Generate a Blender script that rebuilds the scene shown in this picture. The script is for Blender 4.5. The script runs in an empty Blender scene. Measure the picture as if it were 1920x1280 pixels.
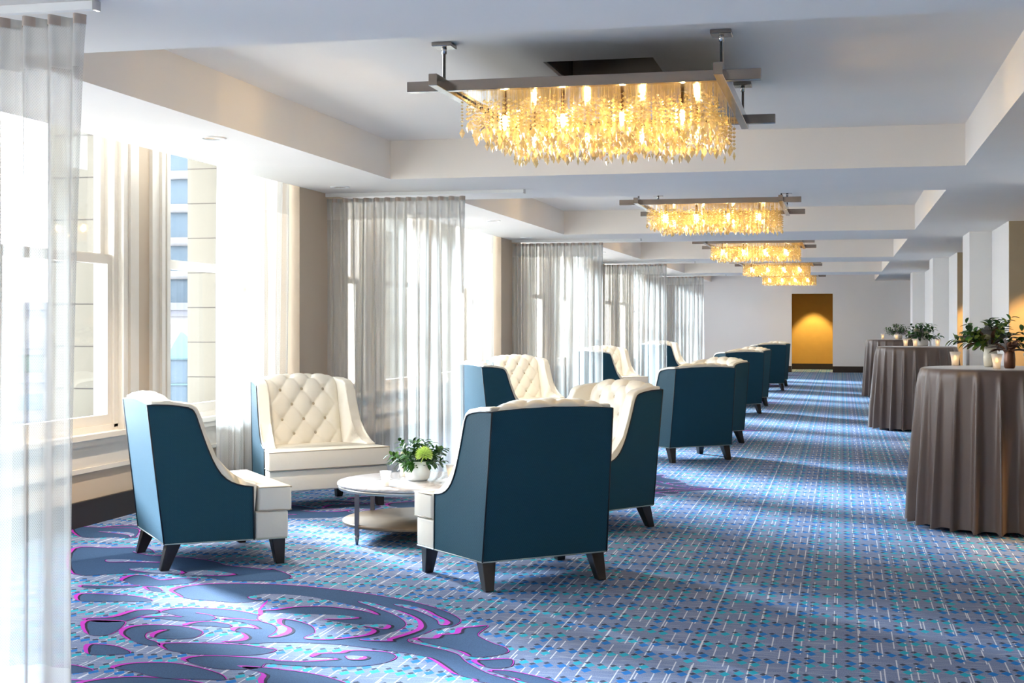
import bpy, bmesh, math, random
from mathutils import Vector, Matrix
from mathutils.geometry import tessellate_polygon
random.seed(7)
SC = bpy.context.scene
COL = SC.collection
R = math.radians
# ------------------------------------------------------------------ camera
CX, CY, F, CAMH = 1060.0, 605.5, 2450.0, 1.37
YAW = math.atan((1577 - CX) / F)
S_, C_ = math.sin(YAW), math.cos(YAW)
cd = bpy.data.cameras.new('camera'); cam = bpy.data.objects.new('camera', cd); COL.objects.link(cam)
cd.sensor_width = 36.0; cd.lens = F / 1920 * 36; cd.shift_x = (960 - CX) / 1920; cd.shift_y = (CY - 640) / 1920
cam.location = (0, 0, CAMH); cam.rotation_euler = (R(90), 0, YAW); cd.clip_end = 500
SC.camera = cam
def at(x, y, z):
    """point of the photograph that lies at height z"""
    u = (x - CX) / F; v = (CY - y) / F; t = (z - CAMH) / v
    return ((-S_ + C_ * u) * t, (C_ + S_ * u) * t)
# ------------------------------------------------------------------ world, sun, exposure
SC.view_settings.view_transform = 'Standard'; SC.view_settings.look = 'None'; SC.view_settings.gamma = 1
SC.view_settings.exposure = 1.30
SC.cycles.max_bounces = 9; SC.cycles.diffuse_bounces = 5; SC.cycles.transparent_max_bounces = 24
SC.cycles.glossy_bounces = 4; SC.cycles.transmission_bounces = 6
SC.cycles.use_denoising = True; SC.cycles.sample_clamp_indirect = 6; SC.cycles.caustics_reflective = False; SC.cycles.caustics_refractive = False
W = bpy.data.worlds.new('sky'); SC.world = W; W.use_nodes = True
bg = W.node_tree.nodes['Background']; bg.inputs[0].default_value = (0.98, 0.985, 1.0, 1); bg.inputs[1].default_value = 6.2
sun = bpy.data.lights.new('sun', 'SUN'); so = bpy.data.objects.new('sun', sun); COL.objects.link(so)
sun.energy = 15.0; sun.color = (0.74, 0.88, 1.0); sun.angle = R(9)
_d = Vector((0.79, -0.60, -0.36)); so.rotation_euler = _d.to_track_quat('-Z', 'Y').to_euler(); so.location = (-12, 14, 8)
# ------------------------------------------------------------------ node helpers
class V:
    def __init__(s, nt, sock): s.nt, s.k = nt, sock
    def op(s, o, *a):
        n = s.nt.nodes.new('ShaderNodeMath'); n.operation = o
        for i, q in enumerate((s,) + a):
            if isinstance(q, V): s.nt.links.new(q.k, n.inputs[i])
            else: n.inputs[i].default_value = q
        return V(s.nt, n.outputs[0])
    def __add__(s, o): return s.op('ADD', o)
    def __sub__(s, o): return s.op('SUBTRACT', o)
    def __mul__(s, o): return s.op('MULTIPLY', o)
    def __truediv__(s, o): return s.op('DIVIDE', o)
    def floor(s): return s.op('FLOOR')
    def fract(s): return s.op('FRACT')
    def abs(s): return s.op('ABSOLUTE')
    def lt(s, o): return s.op('LESS_THAN', o)
    def gt(s, o): return s.op('GREATER_THAN', o)
    def pw(s, o): return s.op('POWER', o)
def newmat(name):
    m = bpy.data.materials.new(name); m.use_nodes = True; return m, m.node_tree, m.node_tree.nodes['Principled BSDF']
def lin(h):
    h = h.lstrip('#'); r = [int(h[i:i + 2], 16) / 255 for i in (0, 2, 4)]
    return tuple(x / 12.92 if x <= .04045 else ((x + .055) / 1.055) ** 2.4 for x in r) + (1,)
def rgb(c): return tuple(c) + (1,) if len(c) == 3 else c
def mat(name, c, rough=.6, metal=0, noise=0, nscale=20, bump=0, bscale=60, coat=0, emit=None, es=0, spec=None):
    m, nt, b = newmat(name); c = rgb(c)
    b.inputs['Base Color'].default_value = c; b.inputs['Roughness'].default_value = rough; b.inputs['Metallic'].default_value = metal
    if coat: b.inputs['Coat Weight'].default_value = coat; b.inputs['Coat Roughness'].default_value = .15
    if spec is not None: b.inputs['Specular IOR Level'].default_value = spec
    if emit: b.inputs['Emission Color'].default_value = rgb(emit); b.inputs['Emission Strength'].default_value = es
    tc = nt.nodes.new('ShaderNodeTexCoord')
    if noise:
        t = nt.nodes.new('ShaderNodeTexNoise'); t.inputs['Scale'].default_value = nscale; nt.links.new(tc.outputs['Object'], t.inputs['Vector'])
        r = nt.nodes.new('ShaderNodeMix'); r.data_type = 'RGBA'
        r.inputs[6].default_value = tuple(x * (1 - noise) for x in c[:3]) + (1,); r.inputs[7].default_value = tuple(min(1, x * (1 + noise)) for x in c[:3]) + (1,)
        nt.links.new(t.outputs['Fac'], r.inputs[0]); nt.links.new(r.outputs[2], b.inputs['Base Color'])
    if bump:
        t = nt.nodes.new('ShaderNodeTexNoise'); t.inputs['Scale'].default_value = bscale; nt.links.new(tc.outputs['Object'], t.inputs['Vector'])
        bp = nt.nodes.new('ShaderNodeBump'); bp.inputs['Strength'].default_value = bump; bp.inputs['Distance'].default_value = .004
        nt.links.new(t.outputs['Fac'], bp.inputs['Height']); nt.links.new(bp.outputs[0], b.inputs['Normal'])
    return m
# ------------------------------------------------------------------ materials
M = {}
M['ceiling'] = mat('ceiling_paint', (.84, .79, .73), .85, noise=.02, nscale=2)
M['wall'] = mat('wall_paint', (.72, .72, .73), .8, noise=.03, nscale=1.5)
M['pillar'] = mat('pillar_paint', (.80, .79, .77), .8, noise=.02, nscale=3)
M['taupe'] = mat('taupe_wall_paint', (.52, .42, .315), .8, noise=.04, nscale=2)
M['frame'] = mat('window_frame_paint', (.66, .61, .54), .35, noise=.03, nscale=8)
M['gold'] = mat('gold_wall_covering', (.56, .34, .08), .75, noise=.06, nscale=6)
M['ochre'] = mat('warm_taupe_wall_covering', (.42, .34, .23), .75, noise=.06, nscale=6)
M['base'] = mat('dark_baseboard', (.020, .013, .010), .4)
M['stone'] = None
M['chrome'] = mat('polished_nickel', (.62, .60, .58), .12, metal=1)
M['bronze'] = mat('dark_polished_nickel', (.34, .30, .27), .16, metal=1)
M['steel'] = mat('brushed_steel', (.55, .54, .52), .32, metal=1)
M['legm'] = mat('pewter_painted_metal', (.16, .15, .17), .35, metal=.6)
M['wood'] = mat('walnut_shelf', (.13, .085, .048), .35, noise=.25, nscale=9)
M['leg'] = mat('black_stained_wood', (.012, .008, .007), .35, coat=.3)
M['pipe'] = mat('dark_navy_piping', (.008, .014, .022), .5)
M['pipel'] = mat('pale_piping', (.35, .42, .42), .5)
M['button'] = mat('leather_button', (.42, .36, .27), .4)
M['white'] = mat('white_ceramic', (.82, .82, .80), .22, coat=.4)
M['ivory'] = mat('ivory_ceramic', (.80, .76, .62), .4, bump=.6, bscale=60)
M['darkvase'] = mat('brown_mercury_glass', (.16, .07, .04), .3, metal=.3)
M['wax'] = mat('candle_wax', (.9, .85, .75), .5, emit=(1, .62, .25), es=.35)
M['flame'] = mat('candle_flame', (1, .8, .4), .5, emit=(1, .60, .18), es=3.2)
M['bulb'] = mat('lit_bulb', (1, .9, .7), .5, emit=(1, .66, .25), es=265)
M['socket'] = mat('bulb_socket', (.25, .15, .07), .3, metal=1)
M['leafg'] = mat('green_leaf', (.05, .16, .025), .42, noise=.5, nscale=30)
M['leafd'] = mat('deep_green_leaf', (.02, .075, .015), .4, noise=.4, nscale=30)
M['leafy'] = mat('yellow_green_leaf', (.22, .30, .05), .5, noise=.3, nscale=30)
M['leafs'] = mat('silver_grey_leaf', (.33, .32, .33), .7, noise=.2, nscale=30)
M['leafb'] = mat('brown_leaf', (.17, .08, .05), .6, noise=.3, nscale=30)
M['bloom'] = mat('lime_bloom', (.62, .80, .22), .6, noise=.15, nscale=40)
M['bloomw'] = mat('cream_bloom', (.85, .84, .66), .6)
M['track'] = mat('white_track', (.8, .8, .78), .4)
M['tape'] = mat('heading_tape', (.46, .38, .32), .9)
M['dlwhite'] = mat('downlight_trim', (.85, .84, .82), .3)
M['dlgold'] = mat('downlight_reflector', (.75, .52, .35), .2, metal=1)
M['dark'] = mat('dark_void', (.04, .025, .015), .9)
M['cream_bld'] = mat('cream_facade_stone', (.105, .105, .11), .8, noise=.04, nscale=.5)
M['bld_trim'] = mat('facade_cornice', (.06, .063, .078), .8)
M['bld_green'] = mat('facade_green_ornament', (.03, .05, .04), .7)
M['copper'] = mat('pale_copper_roof', (.045, .075, .085), .7, spec=.1)
M['bldglass'] = mat('facade_glass', (.045, .065, .085), .6, spec=.1)
M['ground'] = mat('pale_street', (.55, .55, .56), .9, noise=.1, nscale=.3)

def leather():
    m, nt, b = newmat('cream_leather')
    b.inputs['Base Color'].default_value = (.74, .71, .63, 1); b.inputs['Roughness'].default_value = .38
    b.inputs['Coat Weight'].default_value = .15; b.inputs['Coat Roughness'].default_value = .3
    tc = nt.nodes.new('ShaderNodeTexCoord'); t = nt.nodes.new('ShaderNodeTexNoise'); t.inputs['Scale'].default_value = 14; t.inputs['Detail'].default_value = 3
    nt.links.new(tc.outputs['Object'], t.inputs['Vector']); bp = nt.nodes.new('ShaderNodeBump'); bp.inputs['Strength'].default_value = .12; bp.inputs['Distance'].default_value = .02
    nt.links.new(t.outputs['Fac'], bp.inputs['Height']); nt.links.new(bp.outputs[0], b.inputs['Normal']); return m
M['leather'] = leather()
def fabric():
    m, nt, b = newmat('teal_woven_fabric')
    tc = nt.nodes.new('ShaderNodeTexCoord'); sp = nt.nodes.new('ShaderNodeSeparateXYZ'); nt.links.new(tc.outputs['Object'], sp.inputs[0])
    x, y, z = (V(nt, sp.outputs[i]) for i in range(3))
    s = ((x + y) * 1.0) / .011; t = z / .0065
    a = ((s + t).fract() - .5).abs(); c = ((s - t).fract() - .5).abs()
    d = (a * c) * 4.0
    r = nt.nodes.new('ShaderNodeMix'); r.data_type = 'RGBA'; r.inputs[6].default_value = (.006, .040, .062, 1); r.inputs[7].default_value = (.022, .125, .19, 1)
    nt.links.new(d.k, r.inputs[0]); nt.links.new(r.outputs[2], b.inputs['Base Color'])
    n = nt.nodes.new('ShaderNodeTexNoise'); n.inputs['Scale'].default_value = 260; nt.links.new(tc.outputs['Object'], n.inputs['Vector'])
    h = d + V(nt, n.outputs['Fac']) * .6
    bp = nt.nodes.new('ShaderNodeBump'); bp.inputs['Strength'].default_value = .35; bp.inputs['Distance'].default_value = .003
    nt.links.new(h.k, bp.inputs['Height']); nt.links.new(bp.outputs[0], b.inputs['Normal'])
    b.inputs['Roughness'].default_value = .55; b.inputs['Sheen Weight'].default_value = .12; b.inputs['Specular IOR Level'].default_value = .25; b.inputs['Sheen Roughness'].default_value = .4
    b.inputs['Sheen Tint'].default_value = (.4, .7, 1, 1)
    return m
M['blue'] = fabric()
def stone():
    m, nt, b = newmat('cream_stone_blocks'); b.inputs['Roughness'].default_value = .85
    g = nt.nodes.new('ShaderNodeNewGeometry'); sp = nt.nodes.new('ShaderNodeSeparateXYZ'); nt.links.new(g.outputs['Position'], sp.inputs[0])
    z = V(nt, sp.outputs[2]); j = ((z / .30).fract()).lt(.03)
    r = nt.nodes.new('ShaderNodeMix'); r.data_type = 'RGBA'; r.inputs[6].default_value = (.125, .115, .092, 1); r.inputs[7].default_value = (.04, .035, .03, 1)
    nt.links.new(j.k, r.inputs[0]); nt.links.new(r.outputs[2], b.inputs['Base Color']); return m
M['stone'] = stone()
def marble():
    m, nt, b = newmat('white_marble'); tc = nt.nodes.new('ShaderNodeTexCoord')
    n = nt.nodes.new('ShaderNodeTexNoise'); n.inputs['Scale'].default_value = 3.5; n.inputs['Detail'].default_value = 7; n.inputs['Distortion'].default_value = 2.2
    nt.links.new(tc.outputs['Object'], n.inputs['Vector']); v = (V(nt, n.outputs['Fac']) - .5)  .abs() * 30
    v = V(nt, v.op('MINIMUM', 1.0).k)
    r = nt.nodes.new('ShaderNodeMix'); r.data_type = 'RGBA'; r.inputs[6].default_value = (.36, .34, .35, 1); r.inputs[7].default_value = (.52, .50, .51, 1)
    nt.links.new(v.k, r.inputs[0]); nt.links.new(r.outputs[2], b.inputs['Base Color']); b.inputs['Roughness'].default_value = .06; return m
M['marble'] = marble()
def cloth():
    m, nt, b = newmat('taupe_satin_cloth'); b.inputs['Base Color'].default_value = (.110, .076, .064, 1); b.inputs['Roughness'].default_value = .36
    b.inputs['Sheen Weight'].default_value = .35; b.inputs['Sheen Roughness'].default_value = .35
    tc = nt.nodes.new('ShaderNodeTexCoord'); n = nt.nodes.new('ShaderNodeTexNoise'); n.inputs['Scale'].default_value = 350; nt.links.new(tc.outputs['Object'], n.inputs['Vector'])
    bp = nt.nodes.new('ShaderNodeBump'); bp.inputs['Strength'].default_value = .1; bp.inputs['Distance'].default_value = .002
    nt.links.new(n.outputs['Fac'], bp.inputs['Height']); nt.links.new(bp.outputs[0], b.inputs['Normal']); return m
M['cloth'] = cloth()
def sheer():
    m, nt, b = newmat('sheer_net_fabric'); nt.nodes.remove(b); out = nt.nodes['Material Output']
    g = nt.nodes.new('ShaderNodeNewGeometry'); dt = nt.nodes.new('ShaderNodeVectorMath'); dt.operation = 'DOT_PRODUCT'
    nt.links.new(g.outputs['Normal'], dt.inputs[0]); nt.links.new(g.outputs['Incoming'], dt.inputs[1])
    cs = V(nt, dt.outputs['Value']).abs().op('MAXIMUM', .12)
    uv = nt.nodes.new('ShaderNodeUVMap'); sp = nt.nodes.new('ShaderNodeSeparateXYZ'); nt.links.new(uv.outputs[0], sp.inputs[0])
    x, y = V(nt, sp.outputs[0]), V(nt, sp.outputs[1])
    a = ((x / .010 + y / .012).fract() - .5).abs(); c = ((x / .010 - y / .012).fract() - .5).abs()
    net = a.op('MINIMUM', c).lt(.15)                       # open diamond net
    band = ((x / .16).fract()).lt(.5)                      # denser woven bands
    open_ = net * -.20 + .62
    open_ = open_ - band * .12
    hd = y.lt(.10) + y.gt(2.30)                          # doubled hem and heading
    open_ = open_ * (hd * -.5 + 1.0)
    tr = open_.op('POWER', V(nt, (V(nt, cs.k).op('DIVIDE', 1.0)).k).op('POWER', -1.0))
    t = nt.nodes.new('ShaderNodeBsdfTransparent')
    d = nt.nodes.new('ShaderNodeBsdfDiffuse'); d.inputs[0].default_value = (.74, .73, .70, 1)
    tl = nt.nodes.new('ShaderNodeBsdfTranslucent'); tl.inputs[0].default_value = (.46, .45, .42, 1)
    mx = nt.nodes.new('ShaderNodeMixShader'); mx.inputs[0].default_value = .5; nt.links.new(d.outputs[0], mx.inputs[1]); nt.links.new(tl.outputs[0], mx.inputs[2])
    m2 = nt.nodes.new('ShaderNodeMixShader'); nt.links.new(tr.k, m2.inputs[0]); nt.links.new(mx.outputs[0], m2.inputs[1]); nt.links.new(t.outputs[0], m2.inputs[2])
    nt.links.new(m2.outputs[0], out.inputs[0]); return m
M['sheer'] = sheer()
def thin_glass(name, tint=(1, 1, 1), refl=.06, frost=0):
    m, nt, b = newmat(name); nt.nodes.remove(b); out = nt.nodes['Material Output']
    t = nt.nodes.new('ShaderNodeBsdfTransparent'); t.inputs[0].default_value = rgb(tint)
    g = nt.nodes.new('ShaderNodeBsdfGlossy'); g.inputs['Roughness'].default_value = .03
    mx = nt.nodes.new('ShaderNodeMixShader'); mx.inputs[0].default_value = refl
    nt.links.new(t.outputs[0], mx.inputs[1]); nt.links.new(g.outputs[0], mx.inputs[2]); res = mx
    if frost:
        tl = nt.nodes.new('ShaderNodeBsdfTranslucent'); tl.inputs[0].default_value = (.9, .88, .86, 1)
        df = nt.nodes.new('ShaderNodeBsdfDiffuse'); df.inputs[0].default_value = (.85, .85, .86, 1)
        q = nt.nodes.new('ShaderNodeMixShader'); q.inputs[0].default_value = .45; nt.links.new(tl.outputs[0], q.inputs[1]); nt.links.new(df.outputs[0], q.inputs[2])
        m3 = nt.nodes.new('ShaderNodeMixShader'); m3.inputs[0].default_value = frost
        nt.links.new(mx.outputs[0], m3.inputs[1]); nt.links.new(q.outputs[0], m3.inputs[2]); res = m3
    nt.links.new(res.outputs[0], out.inputs[0]); return m
M['glass'] = thin_glass('window_glass', (.97, .99, 1), .05)
M['frost'] = thin_glass('frosted_glass', (1, 1, 1), .06, .55)
def crystal():
    m, nt, b = newmat('cut_crystal'); nt.nodes.remove(b); out = nt.nodes['Material Output']
    t = nt.nodes.new('ShaderNodeBsdfTransparent'); g = nt.nodes.new('ShaderNodeBsdfGlossy'); g.inputs['Roughness'].default_value = .08
    tl = nt.nodes.new('ShaderNodeBsdfTranslucent'); tl.inputs[0].default_value = (1, .76, .30, 1)  # gold tint paints the warm bulb glow into otherwise clear crystal
    a = nt.nodes.new('ShaderNodeMixShader'); a.inputs[0].default_value = .68; nt.links.new(g.outputs[0], a.inputs[1]); nt.links.new(tl.outputs[0], a.inputs[2])
    c = nt.nodes.new('ShaderNodeMixShader'); c.inputs[0].default_value = .66; nt.links.new(t.outputs[0], c.inputs[1]); nt.links.new(a.outputs[0], c.inputs[2])
    nt.links.new(c.outputs[0], out.inputs[0]); return m
M['crystal'] = crystal()
def carpet():
    m, nt, b = newmat('patterned_carpet'); b.inputs['Roughness'].default_value = .95; b.inputs['Specular IOR Level'].default_value = .15
    g = nt.nodes.new('ShaderNodeNewGeometry'); sp = nt.nodes.new('ShaderNodeSeparateXYZ'); nt.links.new(g.outputs['Position'], sp.inputs[0])
    X, Y = V(nt, sp.outputs[0]) + 40.0, V(nt, sp.outputs[1]) + 40.0
    def mix(f, a, bb):
        r = nt.nodes.new('ShaderNodeMix'); r.data_type = 'RGBA'
        (nt.links.new(f.k, r.inputs[0]) if isinstance(f, V) else setattr(r.inputs[0], 'default_value', f))
        for i, q in ((6, a), (7, bb)):
            if isinstance(q, tuple): r.inputs[i].default_value = rgb(q)
            else: nt.links.new(q, r.inputs[i])
        return r.outputs[2]
    cb = nt.nodes.new('ShaderNodeCombineXYZ'); nt.links.new((X * 5.0).k, cb.inputs[0]); nt.links.new((Y * 170.0).k, cb.inputs[1])
    n1 = nt.nodes.new('ShaderNodeTexNoise'); n1.inputs['Scale'].default_value = 1; nt.links.new(cb.outputs[0], n1.inputs['Vector'])
    n2 = nt.nodes.new('ShaderNodeTexNoise'); n2.inputs['Scale'].default_value = 260; nt.links.new(g.outputs['Position'], n2.inputs['Vector'])
    col = mix(V(nt, n2.outputs['Fac']), (.028, .050, .120), (.29, .36, .55))
    streak = V(nt, n1.outputs['Fac']).gt(.61) * .35
    col = mix(streak, col, (.62, .66, .72))
    # long pale dashes running down the hall
    for w, L, ph, dens in ((.072, .50, .0, .62), (.105, .42, 50.37, .55)):
        i = (X / w).floor()
        wn = nt.nodes.new('ShaderNodeTexWhiteNoise'); wn.noise_dimensions = '1D'; nt.links.new((i + ph).k, wn.inputs['W']); r = V(nt, wn.outputs['Value'])
        ln = (((X / w).fract() - .3) - r * .4).abs().lt(.0026 / w)
        sg = ((Y / L) + r * 9.0).fract().lt(dens)
        col = mix(ln * sg * .62, col, (.78, .80, .84))
    # rings of small diamonds, teal and blue ones interleaved
    dx = .054; i = (X / dx).floor(); Xi = (i + .5) * dx; fx = X - Xi
    def ring(c, ox, oy, sx, sy):
        D = ((((Xi - c * .2125) / .425).fract() - .5).abs() * -1.0 + .5) * .425
        a = (D * -.42) + .118
        yr = ((((Y - c * .225) / .45).fract() - .5).abs()) * .45
        yr2 = ((((Y - c * .225 + oy) / .45).fract() - .5).abs()) * .45
        d = ((fx + ox).abs() / sx) + ((yr2 - a).abs() / sy)
        return d.lt(1.0) * D.lt(.160)
    for c in (0, 1):
        col = mix(ring(c, .015, -.037, .016, .018) * .85, col, (.012, .02, .045))
    for c, q in ((0, (.015, .33, .46)), (1, (.010, .15, .46))):
        col = mix(ring(c, 0, 0, .0230, .034), col, q)
    nt.links.new(col, b.inputs['Base Color']); return m
M['carpet'] = carpet()
M['slate'] = mat('carpet_slate_leaf', (.034, .078, .165), .95, noise=.6, nscale=240, spec=.15)
M['magenta'] = mat('carpet_magenta_line', (.42, .03, .42), .95, spec=.15)
M['ink'] = mat('carpet_dark_line', (.012, .012, .035), .95, spec=.15)
# ------------------------------------------------------------------ mesh helpers
class MB:
    def __init__(s): s.bm = bmesh.new(); s.mats = []; s.uv = None
    def mi(s, m):
        if m not in s.mats: s.mats.append(m)
        return s.mats.index(m)
    def box(s, x0, x1, y0, y1, z0, z1, m=None, rot=None):
        k = s.mi(m) if m else 0
        vs = [s.bm.verts.new((x, y, z)) for x in (x0, x1) for y in (y0, y1) for z in (z0, z1)]
        for f in ((0, 1, 3, 2), (4, 6, 7, 5), (0, 4, 5, 1), (2, 3, 7, 6), (0, 2, 6, 4), (1, 5, 7, 3)):
            fc = s.bm.faces.new([vs[i] for i in f]); fc.material_index = k
        return vs
    def poly(s, pts, m=None):
        f = s.bm.faces.new([s.bm.verts.new(p) for p in pts]); f.material_index = s.mi(m) if m else 0; return f
    def prism(s, pts, vec, m=None):
        """closed outline pts (3D) extruded by vec"""
        k = s.mi(m) if m else 0; vec = Vector(vec)
        a = [s.bm.verts.new(p) for p in pts]; b = [s.bm.verts.new(Vector(p) + vec) for p in pts]; n = len(pts)
        s.bm.faces.new(a[::-1]).material_index = k; s.bm.faces.new(b).material_index = k
        for i in range(n): s.bm.faces.new((a[i], a[(i + 1) % n], b[(i + 1) % n], b[i])).material_index = k
    def tube(s, pts, r, n=6, m=None, closed=False):
        k = s.mi(m) if m else 0; pts = [Vector(p) for p in pts]; rings = []
        for i, p in enumerate(pts):
            a = pts[i - 1] if (i or closed) else p; b = pts[(i + 1) % len(pts)] if (i < len(pts) - 1 or closed) else p
            d = (b - a).normalized() if (b - a).length > 1e-9 else Vector((0, 0, 1))
            u = d.orthogonal().normalized() if not rings else (pu - d * pu.dot(d)).normalized(); pu = u; w = d.cross(u)
            rr = r[i] if isinstance(r, (list, tuple)) else r
            rings.append([s.bm.verts.new(p + (u * math.cos(q) + w * math.sin(q)) * rr) for q in (2 * math.pi * t / n for t in range(n))])
        for i in range(len(rings) - (0 if closed else 1)):
            A, B = rings[i], rings[(i + 1) % len(rings)]
            for t in range(n):
                f = s.bm.faces.new((A[t], A[(t + 1) % n], B[(t + 1) % n], B[t])); f.material_index = k; f.smooth = True
        if not closed:
            s.bm.faces.new(rings[0][::-1]).material_index = k; s.bm.faces.new(rings[-1]).material_index = k
    def lathe(s, prof, n=32, c=(0, 0, 0), m=None, smooth=True, wave=None):
        k = s.mi(m) if m else 0; rings = []
        for r, z in prof:
            if r < 1e-5: rings.append([s.bm.verts.new((c[0], c[1], c[2] + z))] * n)
            else: rings.append([s.bm.verts.new((c[0] + r * math.cos(2 * math.pi * t / n), c[1] + r * math.sin(2 * math.pi * t / n), c[2] + z)) for t in range(n)])
        for A, B in zip(rings, rings[1:]):
            for t in range(n):
                q = [A[t], A[(t + 1) % n], B[(t + 1) % n], B[t]]; u = []
                for v in q:
                    if v not in u: u.append(v)
                if len(u) > 2:
                    f = s.bm.faces.new(u); f.material_index = k; f.smooth = smooth
    def grid(s, fn, nu, nv, m=None, smooth=True, uvs=None):
        k = s.mi(m) if m else 0
        g = [[s.bm.verts.new(fn(i / nu, j / nv)) for i in range(nu + 1)] for j in range(nv + 1)]
        if uvs and s.uv is None: s.uv = s.bm.loops.layers.uv.new('UVMap')
        for j in range(nv):
            for i in range(nu):
                f = s.bm.faces.new((g[j][i], g[j][i + 1], g[j + 1][i + 1], g[j + 1][i])); f.material_index = k; f.smooth = smooth
                if uvs:
                    for lp, (a, b) in zip(f.loops, ((i, j), (i + 1, j), (i + 1, j + 1), (i, j + 1))): lp[s.uv].uv = uvs(a / nu, b / nv)
        return g
    def bevel(s, w, seg=2, smooth=True):
        bmesh.ops.bevel(s.bm, geom=[e for e in s.bm.edges], offset=w, segments=seg, profile=.6, affect='EDGES', clamp_overlap=True)
        for f in s.bm.faces: f.smooth = smooth
    def mesh(s, name, m=None, recalc=True):
        if recalc: bmesh.ops.recalc_face_normals(s.bm, faces=s.bm.faces)
        me = bpy.data.meshes.new(name); s.bm.to_mesh(me); s.bm.free()
        for q in (s.mats or [m]): me.materials.append(M[q] if isinstance(q, str) else q)
        return me
    def build(s, name, m=None, parent=None, kind=None, **k):
        return obj(name, s.mesh(name, m, **k), parent, kind)
def obj(name, me, parent=None, kind=None):
    o = bpy.data.objects.new(name, me); COL.objects.link(o); o.parent = parent
    if kind: o['kind'] = kind
    return o
def thing(name, label, cat, loc=(0, 0, 0), rz=0, group=None):
    o = bpy.data.objects.new(name, None); COL.objects.link(o); o.location = loc; o.rotation_euler = (0, 0, rz); o.empty_display_size = .1
    o['label'] = label; o['category'] = cat
    if group: o['group'] = group
    return o
def dup(root, loc, rz=0, label=None, group=None, deep=True, scale=None):
    r = root.copy(); COL.objects.link(r); r.location = loc; r.rotation_euler = (0, 0, rz)
    if label: r['label'] = label
    if group: r['group'] = group
    if scale: r.scale = scale
    for ch in list(root.children):
        c = ch.copy(); COL.objects.link(c); c.parent = r
        if deep:
            for g in ch.children:
                d = g.copy(); COL.objects.link(d); d.parent = c
    return r
def smooth_poly(pts, sub=4, closed=True):
    out = []; n = len(pts)
    for i in range(n if closed else n - 1):
        p = [Vector(pts[(i + o) % n]) if closed else Vector(pts[max(0, min(n - 1, i + o))]) for o in (-1, 0, 1, 2)]
        for k in range(sub):
            t = k / sub
            out.append(.5 * ((2 * p[1]) + (p[2] - p[0]) * t + (2 * p[0] - 5 * p[1] + 4 * p[2] - p[3]) * t * t + (3 * p[1] - p[0] - 3 * p[2] + p[3]) * t ** 3))
    if not closed: out.append(Vector(pts[-1]))
    return out
# ------------------------------------------------------------------ room dimensions
PER = 6.82                 # bay length
XL, XP = -5.03, -4.56      # window wall, pilaster face / soffit edge
ZS, ZT, ZK = 2.542, 2.855, 3.30   # soffit, tray, curtain pocket heights
TX0, TX1 = -3.595, .905
YF, YB = 37.1, -8.6        # far wall, wall behind the camera
WX, PX = 1.885, 1.61       # right wall face, pillar face
KS = range(-2, 5)
# ------------------------------------------------------------------ floor with woven scroll motif
fb = MB()
fb.poly([(XL - .1, YB - .2, 0), (6.2, YB - .2, 0), (6.2, 40, 0), (XL - .1, 40, 0)], 'carpet')
def cA(x, y): return (200 + x / 6.4, 960 + y / 6.4)
def cB(x, y): return (200 + x / 6, 1110 + y / 6)
def cC(x, y): return (500 + x / 6, 1080 + y / 6)
def cD(x, y): return (760 + x / 6, 1120 + y / 6)
def cE(x, y): return (200 + x / 2.2326, 1000 + y / 2.2326)
_f = {'A': cA, 'B': cB, 'C': cC, 'D': cD, 'E': cE}
RPT = 6.0                   # repeat of the woven motif
TIPX, TIPY = at(1375, 918, 0); TIPY -= RPT
def tr(s):
    out = []; f = None
    for w in s.split():
        if w in _f: f = _f[w]; continue
        if w == 'TIP': out.append((TIPX, TIPY)); continue
        x, y = w.split(','); out.append(at(*f(float(x), float(y)), 0))
    return out
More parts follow.
